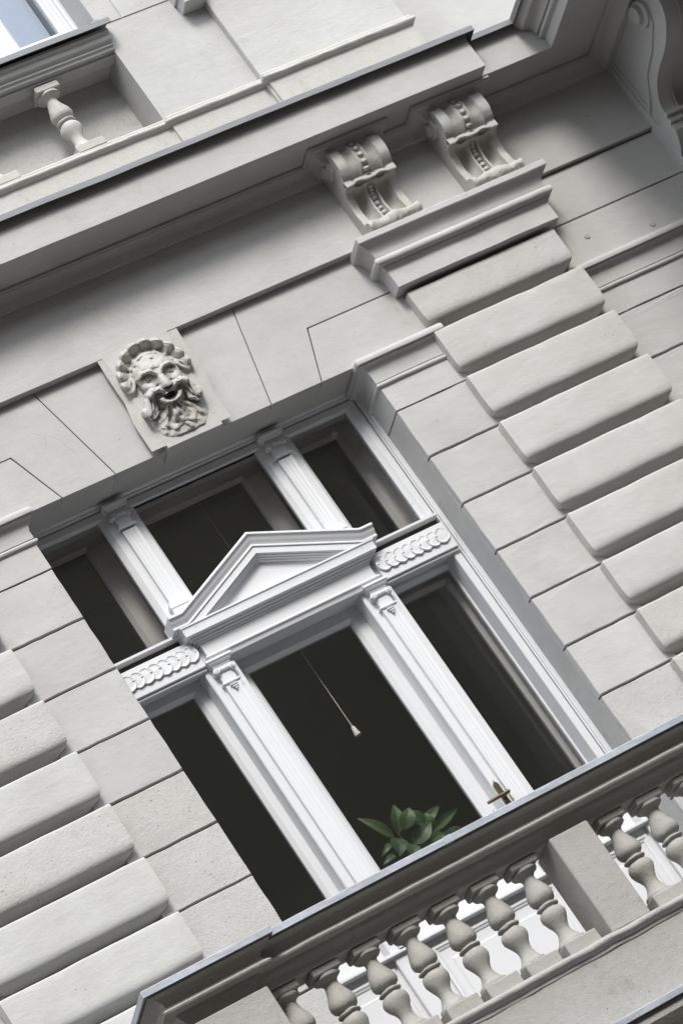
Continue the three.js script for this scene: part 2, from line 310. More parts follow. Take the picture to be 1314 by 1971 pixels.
// pilasters: rounded rustic blocks
function bossage(x0, x1, y0, y1, zf, zb) {
  const d = zf - zb, e0 = -d;
  const prof = [[e0, y0 + 0.02], [-0.064, y0 + 0.026], [-0.046, y0 + 0.034], [-0.028, y0 + 0.040], [-0.017, y0 + 0.045], [-0.009, y0 + 0.054], [-0.004, y0 + 0.065], [-0.001, y0 + 0.08], [0, y0 + 0.105], [0, (y0 + y1) / 2], [0, y1 - 0.05], ...arc(-0.014, y1 - 0.014, 0.014, 0, 80, 4), [-0.03, y1 - 0.006], [e0, y1 - 0.045]];
  const path = [[x0, zb], [x0, zf], [x1, zf], [x1, zb]];
  return sweep(prof, path, { step: 0.045, caps: false });
}
for (const s of [1, -1]) for (let k = -2; k < 11; k++) {
  const y1 = k === -2 ? 0.606 : -k * H - 0.009, y0 = -(k + 1) * H + 0.009;
  const x0 = s > 0 ? 1.535 + rr(-0.004, 0.004) : -2.552, x1 = s > 0 ? 2.548 + rr(-0.004, 0.004) : -1.538 + rr(-0.004, 0.004);
  part('pilaster_block', bossage(x0, x1, y0, y1, 0.066 + rr(-0.002, 0.002), -0.04), M.block, facade, { wob: 0.007, wf: 5, crease: 0.8 });
}
// pilaster capitals
const capital = [[-0.07, 0.985], [0.1, 0.972], [0.138, 0.966], [0.141, 0.962], [0.141, 0.93], [0.138, 0.925], ...arc(0.15, 0.835, 0.075, 108, 176, 8, 0.085), [0.072, 0.833], [0.082, 0.831], ...arc(0.076, 0.803, 0.026, 78, -78, 8), [0.068, 0.776], [0.066, 0.768], [0.058, 0.764], ...arc(0.062, 0.742, 0.016, 120, 180, 4), [0.046, 0.738], [0.046, 0.634], [0.042, 0.63], [-0.07, 0.628]];
part('capital', sweep(capital, [[1.54, -0.03], [1.54, 0.065], [2.55, 0.065], [2.55, -0.06]], { step: 0.06 }), M.plaster, facade, { wob: 0.005, wf: 6, crease: 0.5 });
part('capital', sweep(capital, [[-2.55, -0.06], [-2.55, 0.065], [-1.54, 0.065], [-1.54, -0.03]], { step: 0.06 }), M.plaster, facade, { wob: 0.005, wf: 6, crease: 0.5 });
// recessed wall to the right, coursed like the rest
part('wall', box(2.5, 9, GY, 1.56, -0.6, -0.09), M.rough, facade);
for (let k = -3; k < 8; k++) {
  if (k === -2 || k === -1) continue;
  const y1 = -k * H - 0.004, y0 = -(k + 1) * H + 0.004;
  if (k === -3) part('wall_stone', prism(rect(2.3, 6, 2 * H + 0.004, 0.985), -0.12, -0.05, 0.003), M.plaster, facade);
  else part('wall_stone', prism(rect(2.3, 6, y0 + 0.002, y1 - 0.002), -0.12, -0.05 + rr(-0.001, 0.001), 0.004, 0.06), M.plaster, facade, { wob: 0.005, wf: 9, crease: 0.5 });
}
part('wall_stone', prism(rect(2.3, 6, 0.366, 2 * H - 0.004), -0.12, -0.05, 0.003), M.plaster, facade);
part('impost_moulding', sweep(impost, [[2.5, -0.05], [6, -0.05]], { step: 0.06 }), M.plaster, facade, { wob: 0.004, wf: 7 });
part('wall_stone', prism(rect(2.35, 6, 0.995, 1.56), -0.12, -0.022, 0.004), M.plaster, facade);
for (const [x, y] of [[2.77, 0.53], [3.17, 0.432]]) {
  part('wall_plug', merge([cyl([x, y, -0.06], [x, y, -0.044], 0.019, 0.017, 18), bbox(x - 0.014, x + 0.014, y - 0.002, y + 0.002, -0.05, -0.042, 0.0005)]), M.cast, facade);
}
// main cornice, breaking back on the right and turning out along the corner balcony
const SOF = 1.555;
part('cornice', sweep([[-0.45, SOF], [-0.001, SOF], [0, SOF + 0.002], [0, 1.80], [-0.45, 1.86]], [[-7.5, 0.41], [2.635, 0.41], [2.635, 0.31], [3.13, 0.31], [3.13, 2.9]], { step: 0.25 }), M.plaster, facade, { wob: 0.004, wf: 3, crease: 0.4 });
const bed = [[-0.05, SOF + 0.01], [0.105, SOF + 0.01], [0.105, SOF - 0.016], [0.096, SOF - 0.02], ...arc(0.1, SOF - 0.075, 0.06, 95, 175, 6, 0.05), [0.034, SOF - 0.082], [0.03, SOF - 0.095], [-0.05, SOF - 0.1]];
part('bed_moulding', sweep(bed, [[-7.5, 0.05], [1.535, 0.05], [1.535, 0.2], [1.865, 0.2], [1.865, 0.05], [2.24, 0.05], [2.24, 0.2], [2.57, 0.2], [2.57, -0.022], [3.565, -0.022], [3.565, 2.9]]), M.plaster, facade, { crease: 0.5 });
const flash = [[-0.5, 1.875], [0, 1.806], [0.002, 1.802], [0.002, 1.768], [-0.002, 1.766], [-0.006, 1.797], [-0.5, 1.86]];
part('flashing', sweep(flash, [[-7.5, 0.463], [2.685, 0.463], [2.685, 0.362], [2.99, 0.362], [2.99, 2.9]], { step: 0.18 }), M.zincOld, facade, { wob: 0.008, wf: 2.2, crease: 0.3 });
// upper storey wall with a window opening and an apron niche
part('upper_wall', holeWall(-7.5, 1.585, 1.56, 6, -0.6, 0.05, [[-0.945, 0.945, 2.93, 5.4], [-0.94, 0.94, 2.19, 2.78]]), M.plaster, facade);
part('upper_wall', box(-1.0, 1.0, 2.0, 2.9, -0.5, -0.21), M.rough, facade);
part('upper_pier', bbox(1.585, 2.6, 1.56, 6, -0.4, 0.102, 0.004), M.block[0], facade);
part('upper_wall', box(2.55, 9, 1.56, 6, -0.6, -0.03), M.plaster, facade);
part('upper_wall_stone', prism(rect(0.947, 1.1, 2.962, 6), 0, 0.056, 0.003), M.plaster, facade);
part('upper_wall_stone', prism(rect(1.105, 1.44, 2.962, 6), 0, 0.056, 0.003), M.plaster, facade);
const base = [[-0.05, 2.222], [0.0, 2.221], [0.006, 2.212], [0.006, 2.2], ...arc(0.008, 2.184, 0.014, 80, -80, 6), [0.002, 2.166], [-0.012, 2.162], [-0.012, 1.6], [-0.05, 1.6]];
part('base_moulding', sweep(base, [[-7.5, 0.085], [-0.94, 0.085], [-0.94, 0.066], [0.94, 0.066], [0.94, 0.085], [1.585, 0.085], [1.585, 0.135], [2.6, 0.135], [2.6, -0.02]], { step: 0.06 }), M.cast, facade, { wob: 0.008, wf: 7, crease: 0.5 });
part('stub_bracket', merge([bbox(1.435, 1.585, 2.83, 3.5, 0.04, 0.17, 0.004), bbox(1.42, 1.6, 2.9, 3.5, 0.04, 0.2, 0.004)]), M.plaster, facade);
part('string_course', sweep([[-0.05, 3.5], [0.16, 3.5], [0.16, 3.04], [0.1, 3.0], [0.0, 2.96], [-0.05, 2.96]], [[1.585, 0.104], [2.6, 0.104], [2.6, -0.02]]), M.plaster, facade);

// ------------------------------------------------------------------ carved mask on the keystone
{
  const o = thing('carved_mask', [0, 0.32, 0.05], 'carved grotesque bearded face with shell crown and curling moustache on the keystone', 'sculpture');
  const g2 = (x, y, cx, cy, sx, sy, a = 0) => { const c = Math.cos(a), s = Math.sin(a), u = ((x - cx) * c + (y - cy) * s) / sx, v = (-(x - cx) * s + (y - cy) * c) / sy; return Math.exp(-(u * u + v * v)); };
  const dome = (x, y, cx, cy, sx, sy, a = 0, p = 0.5) => { const c = Math.cos(a), s = Math.sin(a), u = ((x - cx) * c + (y - cy) * s) / sx, v = (-(x - cx) * s + (y - cy) * c) / sy, q = 1 - u * u - v * v; return q > 0 ? Math.pow(q, p) : 0; };
  const seg = (x, y, ax, ay, bx, by) => { const t = Math.max(0, Math.min(1, ((x - ax) * (bx - ax) + (y - ay) * (by - ay)) / ((bx - ax) ** 2 + (by - ay) ** 2))); return [Math.hypot(x - ax - t * (bx - ax), y - ay - t * (by - ay)), t]; };
  const poly = (x, y, pts, r0, r1) => { let b = 0; const n = pts.length - 1; for (let i = 0; i < n; i++) { const [d, t] = seg(x, y, ...pts[i], ...pts[i + 1]); const k = (i + t) / n, r = r0 + (r1 - r0) * k; const q = 1 - (d / r) ** 2; if (q > b) b = q; } return Math.sqrt(Math.max(0, b)); };
  const sst = (a, b, x) => { const t = Math.max(0, Math.min(1, (x - a) / (b - a))); return t * t * (3 - 2 * t); };
  function h(x, y) {
    const sx = Math.abs(x);
    let z = 0;
    // shell crown: scalloped hood round the head
    const ang = Math.atan2(x, y - 0.74), rad = Math.hypot(x / 0.88, (y - 0.74)), lobes = Math.abs(Math.sin(ang * 9.5));
    const rimR = 0.236 + 0.012 * lobes;
    if (y > 0.66 && rad < rimR) {
      const t = rad / rimR, fade = sst(0.66, 0.74, y);
      z = Math.max(z, fade * (0.010 + 0.056 * sst(0.66, 0.95, t) * (0.72 + 0.28 * lobes) - 0.016 * (1 - lobes) + (t > 0.93 ? 0.004 : 0)) * (1 - 0.25 * sst(0.96, 1, t)));
    }
    // skull
    const skull = 0.105 * dome(x, y, 0, 0.735, 0.13, 0.165, 0, 0.42);
    z = Math.max(z, skull);
    const jaw = 0.098 * dome(x, y, 0, 0.63, 0.112, 0.12, 0, 0.45); z = Math.max(z, jaw);
    // head band
    const bd = Math.hypot(x / 0.84, y - 0.735) - 0.163; if (y > 0.74) z += 0.012 * Math.exp(-((bd / 0.009) ** 2)) - 0.012 * Math.exp(-(((bd + 0.02) / 0.008) ** 2));
    // hair tufts on the brow
    if (y > 0.79) { const c = fbm3(x * 22 + 4, y * 22, 2, 3); z += (0.022 * c - 0.014 * Math.max(0, -c) * 2) * sst(0.79, 0.83, y) * sst(0.9, 0.87, y) * (sx < 0.13 ? 1 : 0); }
    // forehead, brow ridges drawn down to the nose
    z += 0.024 * g2(x, y, 0, 0.805, 0.075, 0.026);
    for (const s of [-1, 1]) {
      z += 0.030 * poly(x, y, [[s * 0.010, 0.752], [s * 0.045, 0.787], [s * 0.085, 0.79], [s * 0.115, 0.765]], 0.016, 0.011) ** 1.2;
      z -= 0.034 * g2(x, y, s * 0.056, 0.752, 0.032, 0.017);                       // eye socket
      z += 0.026 * dome(x, y, s * 0.058, 0.75, 0.024, 0.0155, 0, 0.5);              // eyeball
      const lid = Math.abs(Math.hypot((x - s * 0.06) / 0.028, (y - 0.748) / 0.018) - 1); z += 0.006 * Math.exp(-((lid / 0.16) ** 2));
      z -= 0.005 * g2(x, y, s * 0.058, 0.75, 0.005, 0.005);                       // pupil
      z += 0.034 * dome(x, y, s * 0.088, 0.69, 0.042, 0.034, s * 0.5, 0.8);        // cheek
      z -= 0.014 * g2(x, y, s * 0.075, 0.722, 0.022, 0.008, s * -0.4);
      // pointed ear
      const ear = dome(x, y, s * 0.158, 0.742, 0.026, 0.062, s * 0.5, 0.6); z = Math.max(z, 0.05 * ear - 0.03 * g2(x, y, s * 0.16, 0.742, 0.009, 0.038, s * 0.5));
      // moustache: thick roll, then two drooping curls
      const m1 = poly(x, y, [[s * 0.018, 0.643], [s * 0.055, 0.664], [s * 0.09, 0.668], [s * 0.112, 0.65]], 0.02, 0.022); if (m1 > 0) z = Math.max(z, 0.095 + 0.045 * m1);
      const c1 = poly(x, y, [[s * 0.1, 0.652], [s * 0.128, 0.615], [s * 0.142, 0.575], [s * 0.158, 0.56]], 0.022, 0.03); if (c1 > 0) z = Math.max(z, 0.07 + 0.04 * Math.pow(c1, 0.3));
      const c2 = poly(x, y, [[s * 0.088, 0.635], [s * 0.105, 0.59], [s * 0.112, 0.545], [s * 0.14, 0.525]], 0.014, 0.022); if (c2 > 0) z = Math.max(z, 0.05 + 0.03 * Math.pow(c2, 0.3));
      z -= 0.018 * Math.exp(-((seg(x, y, s * 0.118, 0.62, s * 0.13, 0.55)[0] / 0.005) ** 2));
    }
    z -= 0.02 * g2(x, y, 0, 0.772, 0.006, 0.014);
    // nose
    const nw = 0.016 + 0.02 * sst(0.76, 0.67, y); const nd = 1 - (x / nw) ** 2; if (nd > 0 && y < 0.785 && y > 0.652) z = Math.max(z, 0.105 + (0.02 + 0.06 * sst(0.785, 0.672, y)) * Math.sqrt(nd) * sst(0.652, 0.664, y));
    for (const s of [-1, 1]) { const nl = dome(x, y, s * 0.026, 0.67, 0.017, 0.014); if (nl > 0) z = Math.max(z, 0.105 + 0.042 * nl); z -= 0.03 * g2(x, y, s * 0.014, 0.657, 0.007, 0.005); }
    // open mouth
    const ul = dome(x, y, 0, 0.634, 0.05, 0.015, 0, 0.5); if (ul > 0) z = Math.max(z, 0.1 + 0.034 * ul);
    z -= 0.085 * sst(0.2, 0.75, dome(x, y, 0, 0.604, 0.046, 0.026, 0, 1));
    z += 0.045 * dome(x, y, -0.022, 0.617, 0.01, 0.014) ;
    const lip = Math.hypot(x / 0.056, (y - 0.604) / 0.036); const lq = 1 - ((lip - 1) / 0.3) ** 2; if (y < 0.607 && lq > 0) z = Math.max(z, 0.085 + 0.05 * Math.sqrt(lq));
    // chin and beard
    const beard = dome(x, y, 0, 0.47, 0.165, 0.14, 0, 0.45); z = Math.max(z, 0.034 * beard); z = Math.max(z, 0.066 * dome(x, y, 0, 0.525, 0.075, 0.07, 0, 0.6));
    if (y < 0.56) {
      const flow = Math.sin((Math.atan2(x, 0.62 - y) * 22) + 5 * fbm3(x * 9, y * 9, 4, 2)); z += 0.008 * flow * sst(0.57, 0.53, y) * (sx < 0.13 ? 1 : 0.2) * (y > 0.4 ? 1 : 0.4);
      z += 0.03 * dome(x, y, 0.0, 0.475, 0.06, 0.05, 0, 0.7);
      for (const [pts, r] of [[[[-0.02, 0.55], [-0.07, 0.5], [-0.09, 0.45], [-0.06, 0.41], [-0.02, 0.42]], 0.02], [[[0.03, 0.55], [0.07, 0.5], [0.085, 0.45], [0.06, 0.415], [0.03, 0.43]], 0.018], [[[0.0, 0.53], [-0.02, 0.47], [0.01, 0.42], [0.03, 0.385]], 0.02], [[[-0.06, 0.52], [-0.11, 0.48], [-0.12, 0.44]], 0.016], [[[0.06, 0.53], [0.1, 0.49], [0.115, 0.44]], 0.016]]) { const k = poly(x, y, pts, r, r * 0.7); z += 0.017 * k; }
      z += 0.012 * fbm3(x * 30, y * 30, 9, 3) * sst(0.42, 0.36, y) + 0.010 * fbm3(x * 24, y * 24, 1, 3) * sst(0.06, 0.12, sx);
    }
    for (const s of [-1, 1]) z -= 0.012 * Math.exp(-((seg(x, y, s * 0.03, 0.69, s * 0.075, 0.672)[0] / 0.005) ** 2));
    z += 0.006 * fbm3(x * 38, y * 38, 6, 4);
    // keep to the keystone, except the shell which overlaps the frieze
    z *= sst(0.35, 0.365, y);
    const lim = 0.19 + 0.035 * sst(0.6, 0.8, y); z *= sst(lim, lim - 0.012, sx);
    return Math.max(z, 0) - 0.003;
  }
  const x0 = -0.25, x1 = 0.25, y0 = 0.335, y1 = 1.02;
  const lerpT = (t, T) => { if (t <= T[0][0]) return T[0][1]; for (let i = 1; i < T.length; i++) if (t <= T[i][0]) { const k = (t - T[i - 1][0]) / (T[i][0] - T[i - 1][0]); return T[i - 1][1] + (T[i][1] - T[i - 1][1]) * k; } return T[T.length - 1][1]; };
  const mid = [[0.35, -0.03], [0.45, -0.03], [0.53, -0.028], [0.6, -0.014], [0.66, -0.004], [0.75, -0.004], [0.85, -0.004], [1.0, 0.004]], rise = [[0.35, 0.6], [0.5, 0.7], [0.62, 0.8], [0.75, 1.0], [0.95, 1.1]];
  const warp = (x, y) => { const d = h(x, y) * lerpT(y, rise), k = d - 0.035; return [x + lerpT(y, mid) - 0.3 * k, y - 0.55 * k, 0.05 + d]; };
  part('face', gridGeo((u, v) => { return warp(x0 + (x1 - x0) * u, y0 + (y1 - y0) * v); }, 230, 310), M.cast, o, { crease: 1.2 });
}

// ------------------------------------------------------------------ scrolled brackets
// profile [[y, z]] of the front face from top to foot; the front dips between two rims and carries a row of beads
function scroll(o, mat, X0, X1, prof, zb, S, eye, roll, beads, lipAt, beadR = 0.0155) {
  const n = prof.length, pts = new THREE.SplineCurve(prof.map(p => new THREE.Vector2(p[0], p[1]))).getPoints(90);
  const nor = pts.map((p, i) => { const a = pts[Math.max(0, i - 1)], b = pts[Math.min(pts.length - 1, i + 1)]; const d = b.clone().sub(a).normalize(); return [d.y, -d.x]; });
  const ramp = (a, b, x) => Math.max(0, Math.min(1, (x - a) / (b - a)));
  const dip = (u, t) => { // depth of the face across the width: broad rims, hollow, raised bead band; deeper below the drum
    const low = lipAt ? ramp(0.56, 0.6, t) : 0, w = Math.min(u, 1 - u), c = Math.abs(u - 0.5), rim = 0.19 - 0.05 * low, D = 0.6 + 0.8 * low;
    if (w < rim) return w > rim - 0.03 && w < rim - 0.015 ? 0.08 : 0; if (c < 0.075) return 0.30 * (1 + low);
    const k = (w - rim) / (0.425 - rim); return 0.08 + D * Math.pow(Math.sin(Math.min(1, k * 1.12 + 0.04) * Math.PI), 0.6) * (k < 0.9 ? 1 : 0.85);
  };
  const face = gridGeo((a, u) => { const i = Math.round(a * 90), p = pts[i], f = dip(u, a) * S * (i < 3 ? 0.4 : 1); return [X0 + (X1 - X0) * u, p.x, p.y - f]; }, 90, 90);
  part('scroll_face', face, mat, o, { crease: 0.7, wob: 0.003, wf: 14 });
  const poly = [[pts[0].x, zb], ...pts.map(p => [p.x, p.y]), [pts[90].x, zb]];
  for (const [xa, s] of [[X0, -1], [X1, 1]]) {
    const o1 = []; const ring = poly.map(([y, z]) => [xa, y, z]); capTris(o1, ring, poly);
    const ringIn = poly.map(([y, z]) => [xa - s * 0.004, y, z]); o1.push(...rings([ring, ringIn], true));
    part('cheek', fromTris(o1), mat, o, { crease: 0.4 });
    const [ey, ez, er] = eye;
    part('scroll_eye', merge([cyl([xa - s * 0.01, ey, ez], [xa + s * 0.016 * er / 0.05, ey, ez], er, er * 0.94, 32), cyl([xa, ey + er * 0.12, ez - er * 0.1], [xa + s * 0.034 * er / 0.05, ey + er * 0.12, ez - er * 0.1], er * 0.68, er * 0.6, 28)]), mat, o, { crease: 0.5 });
  }
  const xm = (X0 + X1) / 2;
  for (const t of beads) { const i = Math.round(t * 90), p = pts[i]; part('bead', ball(xm, p.x, p.y - 0.30 * S * (lipAt && t > 0.58 ? 2 : 1) + 0.1 * S, beadR, 1.2, 1, 1, 12), mat, o, { crease: 1.5, wob: 0.004, wf: 30 }); }
  if (lipAt) { // scalloped lip under the drum
    const [ly, lz] = lipAt, W = X1 - X0 + 0.004;
    const arch = u => { const c = Math.abs(u - 0.5) * 2; return c > 0.72 ? 0.10 * (1 - c) / 0.28 : c > 0.66 ? 0.1 + 0.3 * (0.72 - c) / 0.06 : c > 0.2 ? 0.4 + 0.6 * Math.sin((0.66 - c) / 0.46 * Math.PI) : 0.4 - 0.15 * (1 - c / 0.2); };
    part('lip', gridGeo((u, v) => {
      const e = arch(u), ye = ly - 0.008 + 0.024 * e, ze = lz + 0.026 - 0.014 * e, x = X0 - 0.002 + W * u, zd = lz + 0.024 - 0.03 * e;
      if (v < 0.6) { const k = v / 0.6; return [x, ye + 0.055 * (1 - k), zd + (ze - zd) * Math.pow(k, 1.6)]; }
      if (v < 0.7) return [x, ye - 0.004, ze - 0.002]; const k = (v - 0.7) / 0.3; return [x, ye + 0.004 * k, ze - 0.1 * k];
    }, 60, 20), mat, o, { crease: 0.7, wob: 0.002, wf: 20 });
  }
  if (roll) {
    const [ry, rz, r] = roll, W = X1 - X0, prof2 = []; for (let k = 0; k <= 40; k++) { const u = k / 40, w = Math.min(u, 1 - u); prof2.push([u, w < 0.12 ? r : w < 0.16 ? r * 0.82 : r * (0.82 + 0.5 * Math.max(0, (w - 0.16) / 0.34) ** 1.5)]); }
    part('foot_roll', merge([gridGeo((u, v) => { const q = prof2[Math.round(u * 40)], a = v * 2 * Math.PI; return [X0 - 0.006 + (W + 0.012) * u, ry + q[1] * Math.sin(a), rz + q[1] * Math.cos(a)]; }, 40, 22), cyl([X0 - 0.006, ry, rz], [X0 - 0.002, ry, rz], r, r, 24), cyl([X1 + 0.002, ry, rz], [X1 + 0.006, ry, rz], r, r, 24)]), mat, o, { crease: 0.7, wob: 0.016, wf: 22 });
  }
}
{
  const labels = ['scrolled bracket with beads standing on the right pilaster cap, nearer the carved face', 'scrolled bracket with beads standing on the right pilaster cap, nearer the inner corner'];
  [0, 0.705].forEach((dx, k) => {
    const o = thing('scroll_bracket', [1.7 + dx, 0.97, 0.05], labels[k], 'bracket', 'console brackets on the pilaster cap');
    const prof = [[1.552, 0.15], [1.545, 0.2], [1.515, 0.252], [1.47, 0.281], [1.42, 0.287], [1.37, 0.281], [1.33, 0.256], [1.305, 0.225], [1.288, 0.204], [1.272, 0.204], [1.262, 0.172], [1.235, 0.147], [1.2, 0.134], [1.15, 0.126], [1.1, 0.132], [1.04, 0.14], [0.975, 0.14]];
    const bd = []; for (let i = 0; i < 8; i++) bd.push(0.1 + i * 0.056); for (let i = 0; i < 7; i++) bd.push(0.61 + i * 0.045);
    scroll(o, M.cast, 1.535 + dx, 1.868 + dx, prof, 0.045, 0.04, [1.435, 0.175, 0.062], [1.012, 0.163, 0.036], bd, [1.278, 0.208]);
  });
  const o = thing('corner_console', [3.8, 0.6, -0.05], 'large S-shaped console with scroll eye and beaded front under the corner balcony', 'bracket');
  const P = [[1.552, 0.45], [1.545, 0.6], [1.49, 0.72], [1.4, 0.785], [1.304, 0.792], [1.241, 0.763], [1.18, 0.69], [1.132, 0.545], [1.114, 0.371], [1.085, 0.26], [1.034, 0.188], [0.985, 0.158], [0.95, 0.15]];
  const bd = []; for (let i = 0; i < 26; i++) bd.push(0.2 + i * 0.028);
  scroll(o, M.plaster[1], 3.58, 4.15, P, -0.06, 0.075, [1.372, 0.595, 0.085], null, bd, null, 0.017);
  part('base_block', merge([sweepX([[-0.08, 0.952], [0.168, 0.952], [0.168, 0.93], [0.145, 0.925], [0.145, 0.905], [0.155, 0.9], [0.155, 0.884], [0.135, 0.88], [0.138, 0.83], [0.11, 0.79], [0.07, 0.745], [-0.01, 0.70], [-0.08, 0.69]], 3.572, 4.158)]), M.plaster[1], o, { crease: 0.5 });
  // raised border and sunk panel on the cheek
  const panel = [[1.5, 0.03], [1.035, 0.03], [1.09, 0.14], [1.17, 0.26], [1.2, 0.45], [1.27, 0.62], [1.36, 0.68], [1.45, 0.6], [1.5, 0.4]];
  const pth = panel.map(([y, z]) => [z, y]); const m = miters(pth, true);
  const rs = [[0, 3.5805], [0.004, 3.568], [0.03, 3.566], [0.034, 3.5805]].map(([d, x]) => pth.map((p, i) => [x, p[1] + m[i][1] * d, p[0] + m[i][0] * d]));
  part('panel_border', fromTris(rings(rs, true)), M.plaster[1], o, { crease: 0.4 });
  part('back_pilaster', bbox(3.565, 4.165, 0.6, 1.55, -0.1, 0.022, 0.005), M.plaster[1], o);
}
function sweepX(prof, x0, x1) { const a = prof.map(([z, y]) => [x0, y, z]), b = prof.map(([z, y]) => [x1, y, z]); const o = rings([a, b], true); capTris(o, a, prof); capTris(o, b, prof); return fromTris(o); }

// ------------------------------------------------------------------ corner balcony, upper right
{
  const o = thing('corner_balcony', [4.6, 1.55, 1.2], 'shaded underside and moulded edge of the balcony projecting at the inner corner', 'balcony');
  part('slab', box(3.14, 7, SOF + 0.004, 1.84, -0.03, 2.9), M.plaster[1], o);
  part('edge_moulding', sweep([[-0.02, 1.625], [0.004, 1.625], [0.012, 1.632], ...arc(0.012, 1.648, 0.016, -70, 70, 5), [0.012, 1.668], [0.03, 1.672], ...arc(0.08, 1.675, 0.05, 180, 100, 5), [0.085, 1.726], [0.095, 1.73], [0.105, 1.75], [0.12, 1.77], [0.12, 1.79], [-0.02, 1.80]], [[3.13, 0.315], [3.13, 2.9]]), M.plaster[1], o, { crease: 0.45 });
}

// ------------------------------------------------------------------ the big window
{
  const o = thing('triple_window', [0, BOT, -0.28], 'white three-light window with pediment, fluted mullions and carved transom, framed by the grey stone opening', 'window');
  const P = M.paint, FB = -0.285, r4 = 0.004;
  // outer fixed frame with a bead against the reveal
  part('outer_frame', sweepXY([[0, -0.6], [0, -0.262], [0.004, -0.258], [0.012, -0.256], [0.018, -0.262], [0.022, -0.27], [0.03, -0.27], [0.034, -0.284], [0.04, -0.285], [0.04, -0.6]], [[-XR - 0.012, BOT], [XR + 0.012, BOT], [XR + 0.012, LT + 0.012], [-XR - 0.012, LT + 0.012]], { closed: true }), P, o, { crease: 0.5 });
  // mullion boards
  for (const s of [-1, 1]) for (const [y0, y1] of [[BOT, -0.59], [-0.56, 0.306]]) {
    const a = s * 0.405, b = s * 0.592; part('mullion', bbox(Math.min(a, b), Math.max(a, b), y0, y1, y0 < -1 ? -0.46 : -0.36, -0.28, 0.006), P, o);
  }
  part('head_rail', bbox(-1.05, 1.05, 0.268, 0.312, -0.36, -0.2815, 0.004), P, o);
  part('middle_rail', bbox(-1.05, 1.05, -0.76, -0.612, -0.46, -0.2825, 0.004), P, o);
  part('rebate_painted_shade', box(-1.05, 1.05, -0.62, -0.54, -0.42, -0.39), M.gapShade, o);  // back of the gap, its shade put into the colour
  for (const s of [-1, 1]) { const a = s * 1.008, b = s * 1.055; part('stile', bbox(Math.min(a, b), Math.max(a, b), BOT, -0.59, -0.46, -0.2805, 0.006), P, o); part('stile', bbox(Math.min(a, b), Math.max(a, b), -0.55, 0.306, -0.36, -0.2805, 0.006), P, o); }
  // lights: [x0, x1, y0, y1] daylight opening, sash plane, glass plane
  const sashRing = (x0, x1, y0, y1, w, zf, zb) => sweepXY([[0, zb], [0, zf - 0.006], [0.006, zf], [w - 0.022, zf], [w - 0.014, zf - 0.008], [w - 0.01, zf - 0.012], [w, zf - 0.022], [w, zb]], rect(x0, x1, y0, y1), { closed: true });
  function light(x0, x1, y0, y1, w, zf) {
    const s = part('sash', sashRing(x0, x1, y0, y1, w, zf, zf - 0.05), P, o, { crease: 0.4 });
    part('pane', box(x0 + w - 0.004, x1 - w + 0.004, y0 + w - 0.004, y1 - w + 0.004, zf - 0.034, zf - 0.03), M.glass, s);
  }
  light(-1.01, -0.588, -0.545, 0.29, 0.026, -0.284); light(-0.41, 0.41, -0.545, 0.29, 0.022, -0.284); light(0.588, 1.01, -0.545, 0.29, 0.026, -0.284);
  light(-1.045, -0.585, -2.31, -0.755, 0.075, -0.395); light(-0.41, 0.41, -2.31, -0.755, 0.085, -0.395); light(0.588, 1.045, -2.31, -0.755, 0.045, -0.395);
  for (const [x0, x1] of [[-1.045, -0.588], [-0.41, 0.41], [0.588, 1.045]]) part('bottom_rail', bbox(x0, x1, -2.62, -2.305, -0.425, -0.372, 0.004), P, o);
  // inner casements, a hand's breadth behind
  for (const [x0, x1, y0, y1] of [[-1.08, -0.55, -0.62, 0.37], [-0.45, 0.45, -0.62, 0.37], [0.55, 1.08, -0.62, 0.37], [0.55, 1.12, -2.7, -0.7]]) {
    const s = part('inner_sash', sashRing(x0, x1, y0, y1, 0.13, -0.5, -0.55), M.paintIn, o, { crease: 0.4 });
    part('pane', box(x0 + 0.126, x1 - 0.126, y0 + 0.126, y1 - 0.126, -0.534, -0.53), M.glass, s);
  }
  // weather bar above the carved transom
  part('weather_bar', sweepX([[-0.3, -0.53], [-0.262, -0.532], [-0.246, -0.535], [-0.246, -0.549], [-0.262, -0.552], [-0.36, -0.552]], -1.05, 1.05), P, o);
  part('painted_gap_shadow', box(-1.05, 1.05, -0.575, -0.5535, -0.37, -0.30), M.gapShade, o);  // added dark strip, painted as the black shade below the bar
  // carved transom panels: rows of overlapping discs
  for (const s of [-1, 1]) {
    const x0 = Math.min(s * 1.05, s * 0.57), x1 = Math.max(s * 1.05, s * 0.57);
    const pn = part('carved_panel', merge([bbox(x0, x1, -0.768, -0.598, -0.3, -0.247, 0.004), bbox(x0, x1, -0.785, -0.7685, -0.3, -0.262, 0.003)]), P, o);
    for (let k = 0; k < 8; k++) {
      const cx = s * (0.617 + k * 0.0545), cy = -0.675, R = 0.047, geos = [];
      // disc tilted so that each covers the next
      geos.push(gridGeo((u, v) => { const a = u * 2 * Math.PI, r = R * v; const X = r * Math.cos(a), Y = r * Math.sin(a); const t = v; return [cx + X, cy + Y, -0.247 + 0.009 + s * -X * 0.045 + 0.003 * (t > 0.86 ? 1 : 0.35 * (1 - t * t)) - (t === 1 ? 0.012 : 0)]; }, 40, 10));
      geos.push(tube(Array.from({ length: 11 }, (_, i) => { const a = (s > 0 ? 1 : -1) * (-1.7 + 3.4 * i / 10) + (s > 0 ? Math.PI : 0); return [cx + R * 0.96 * Math.cos(a), cy + R * 0.96 * Math.sin(a), -0.247 + 0.010 + s * -R * Math.cos(a) * 0.055]; }), 0.0038, 20, 6));
      geos.push(ball(cx - s * 0.036, cy + 0.006, -0.235, 0.007, 1, 1, 0.8, 10));
      part('disc', merge(geos), P, pn, { crease: 0.9, wob: 0.004, wf: 25 });
    }
  }
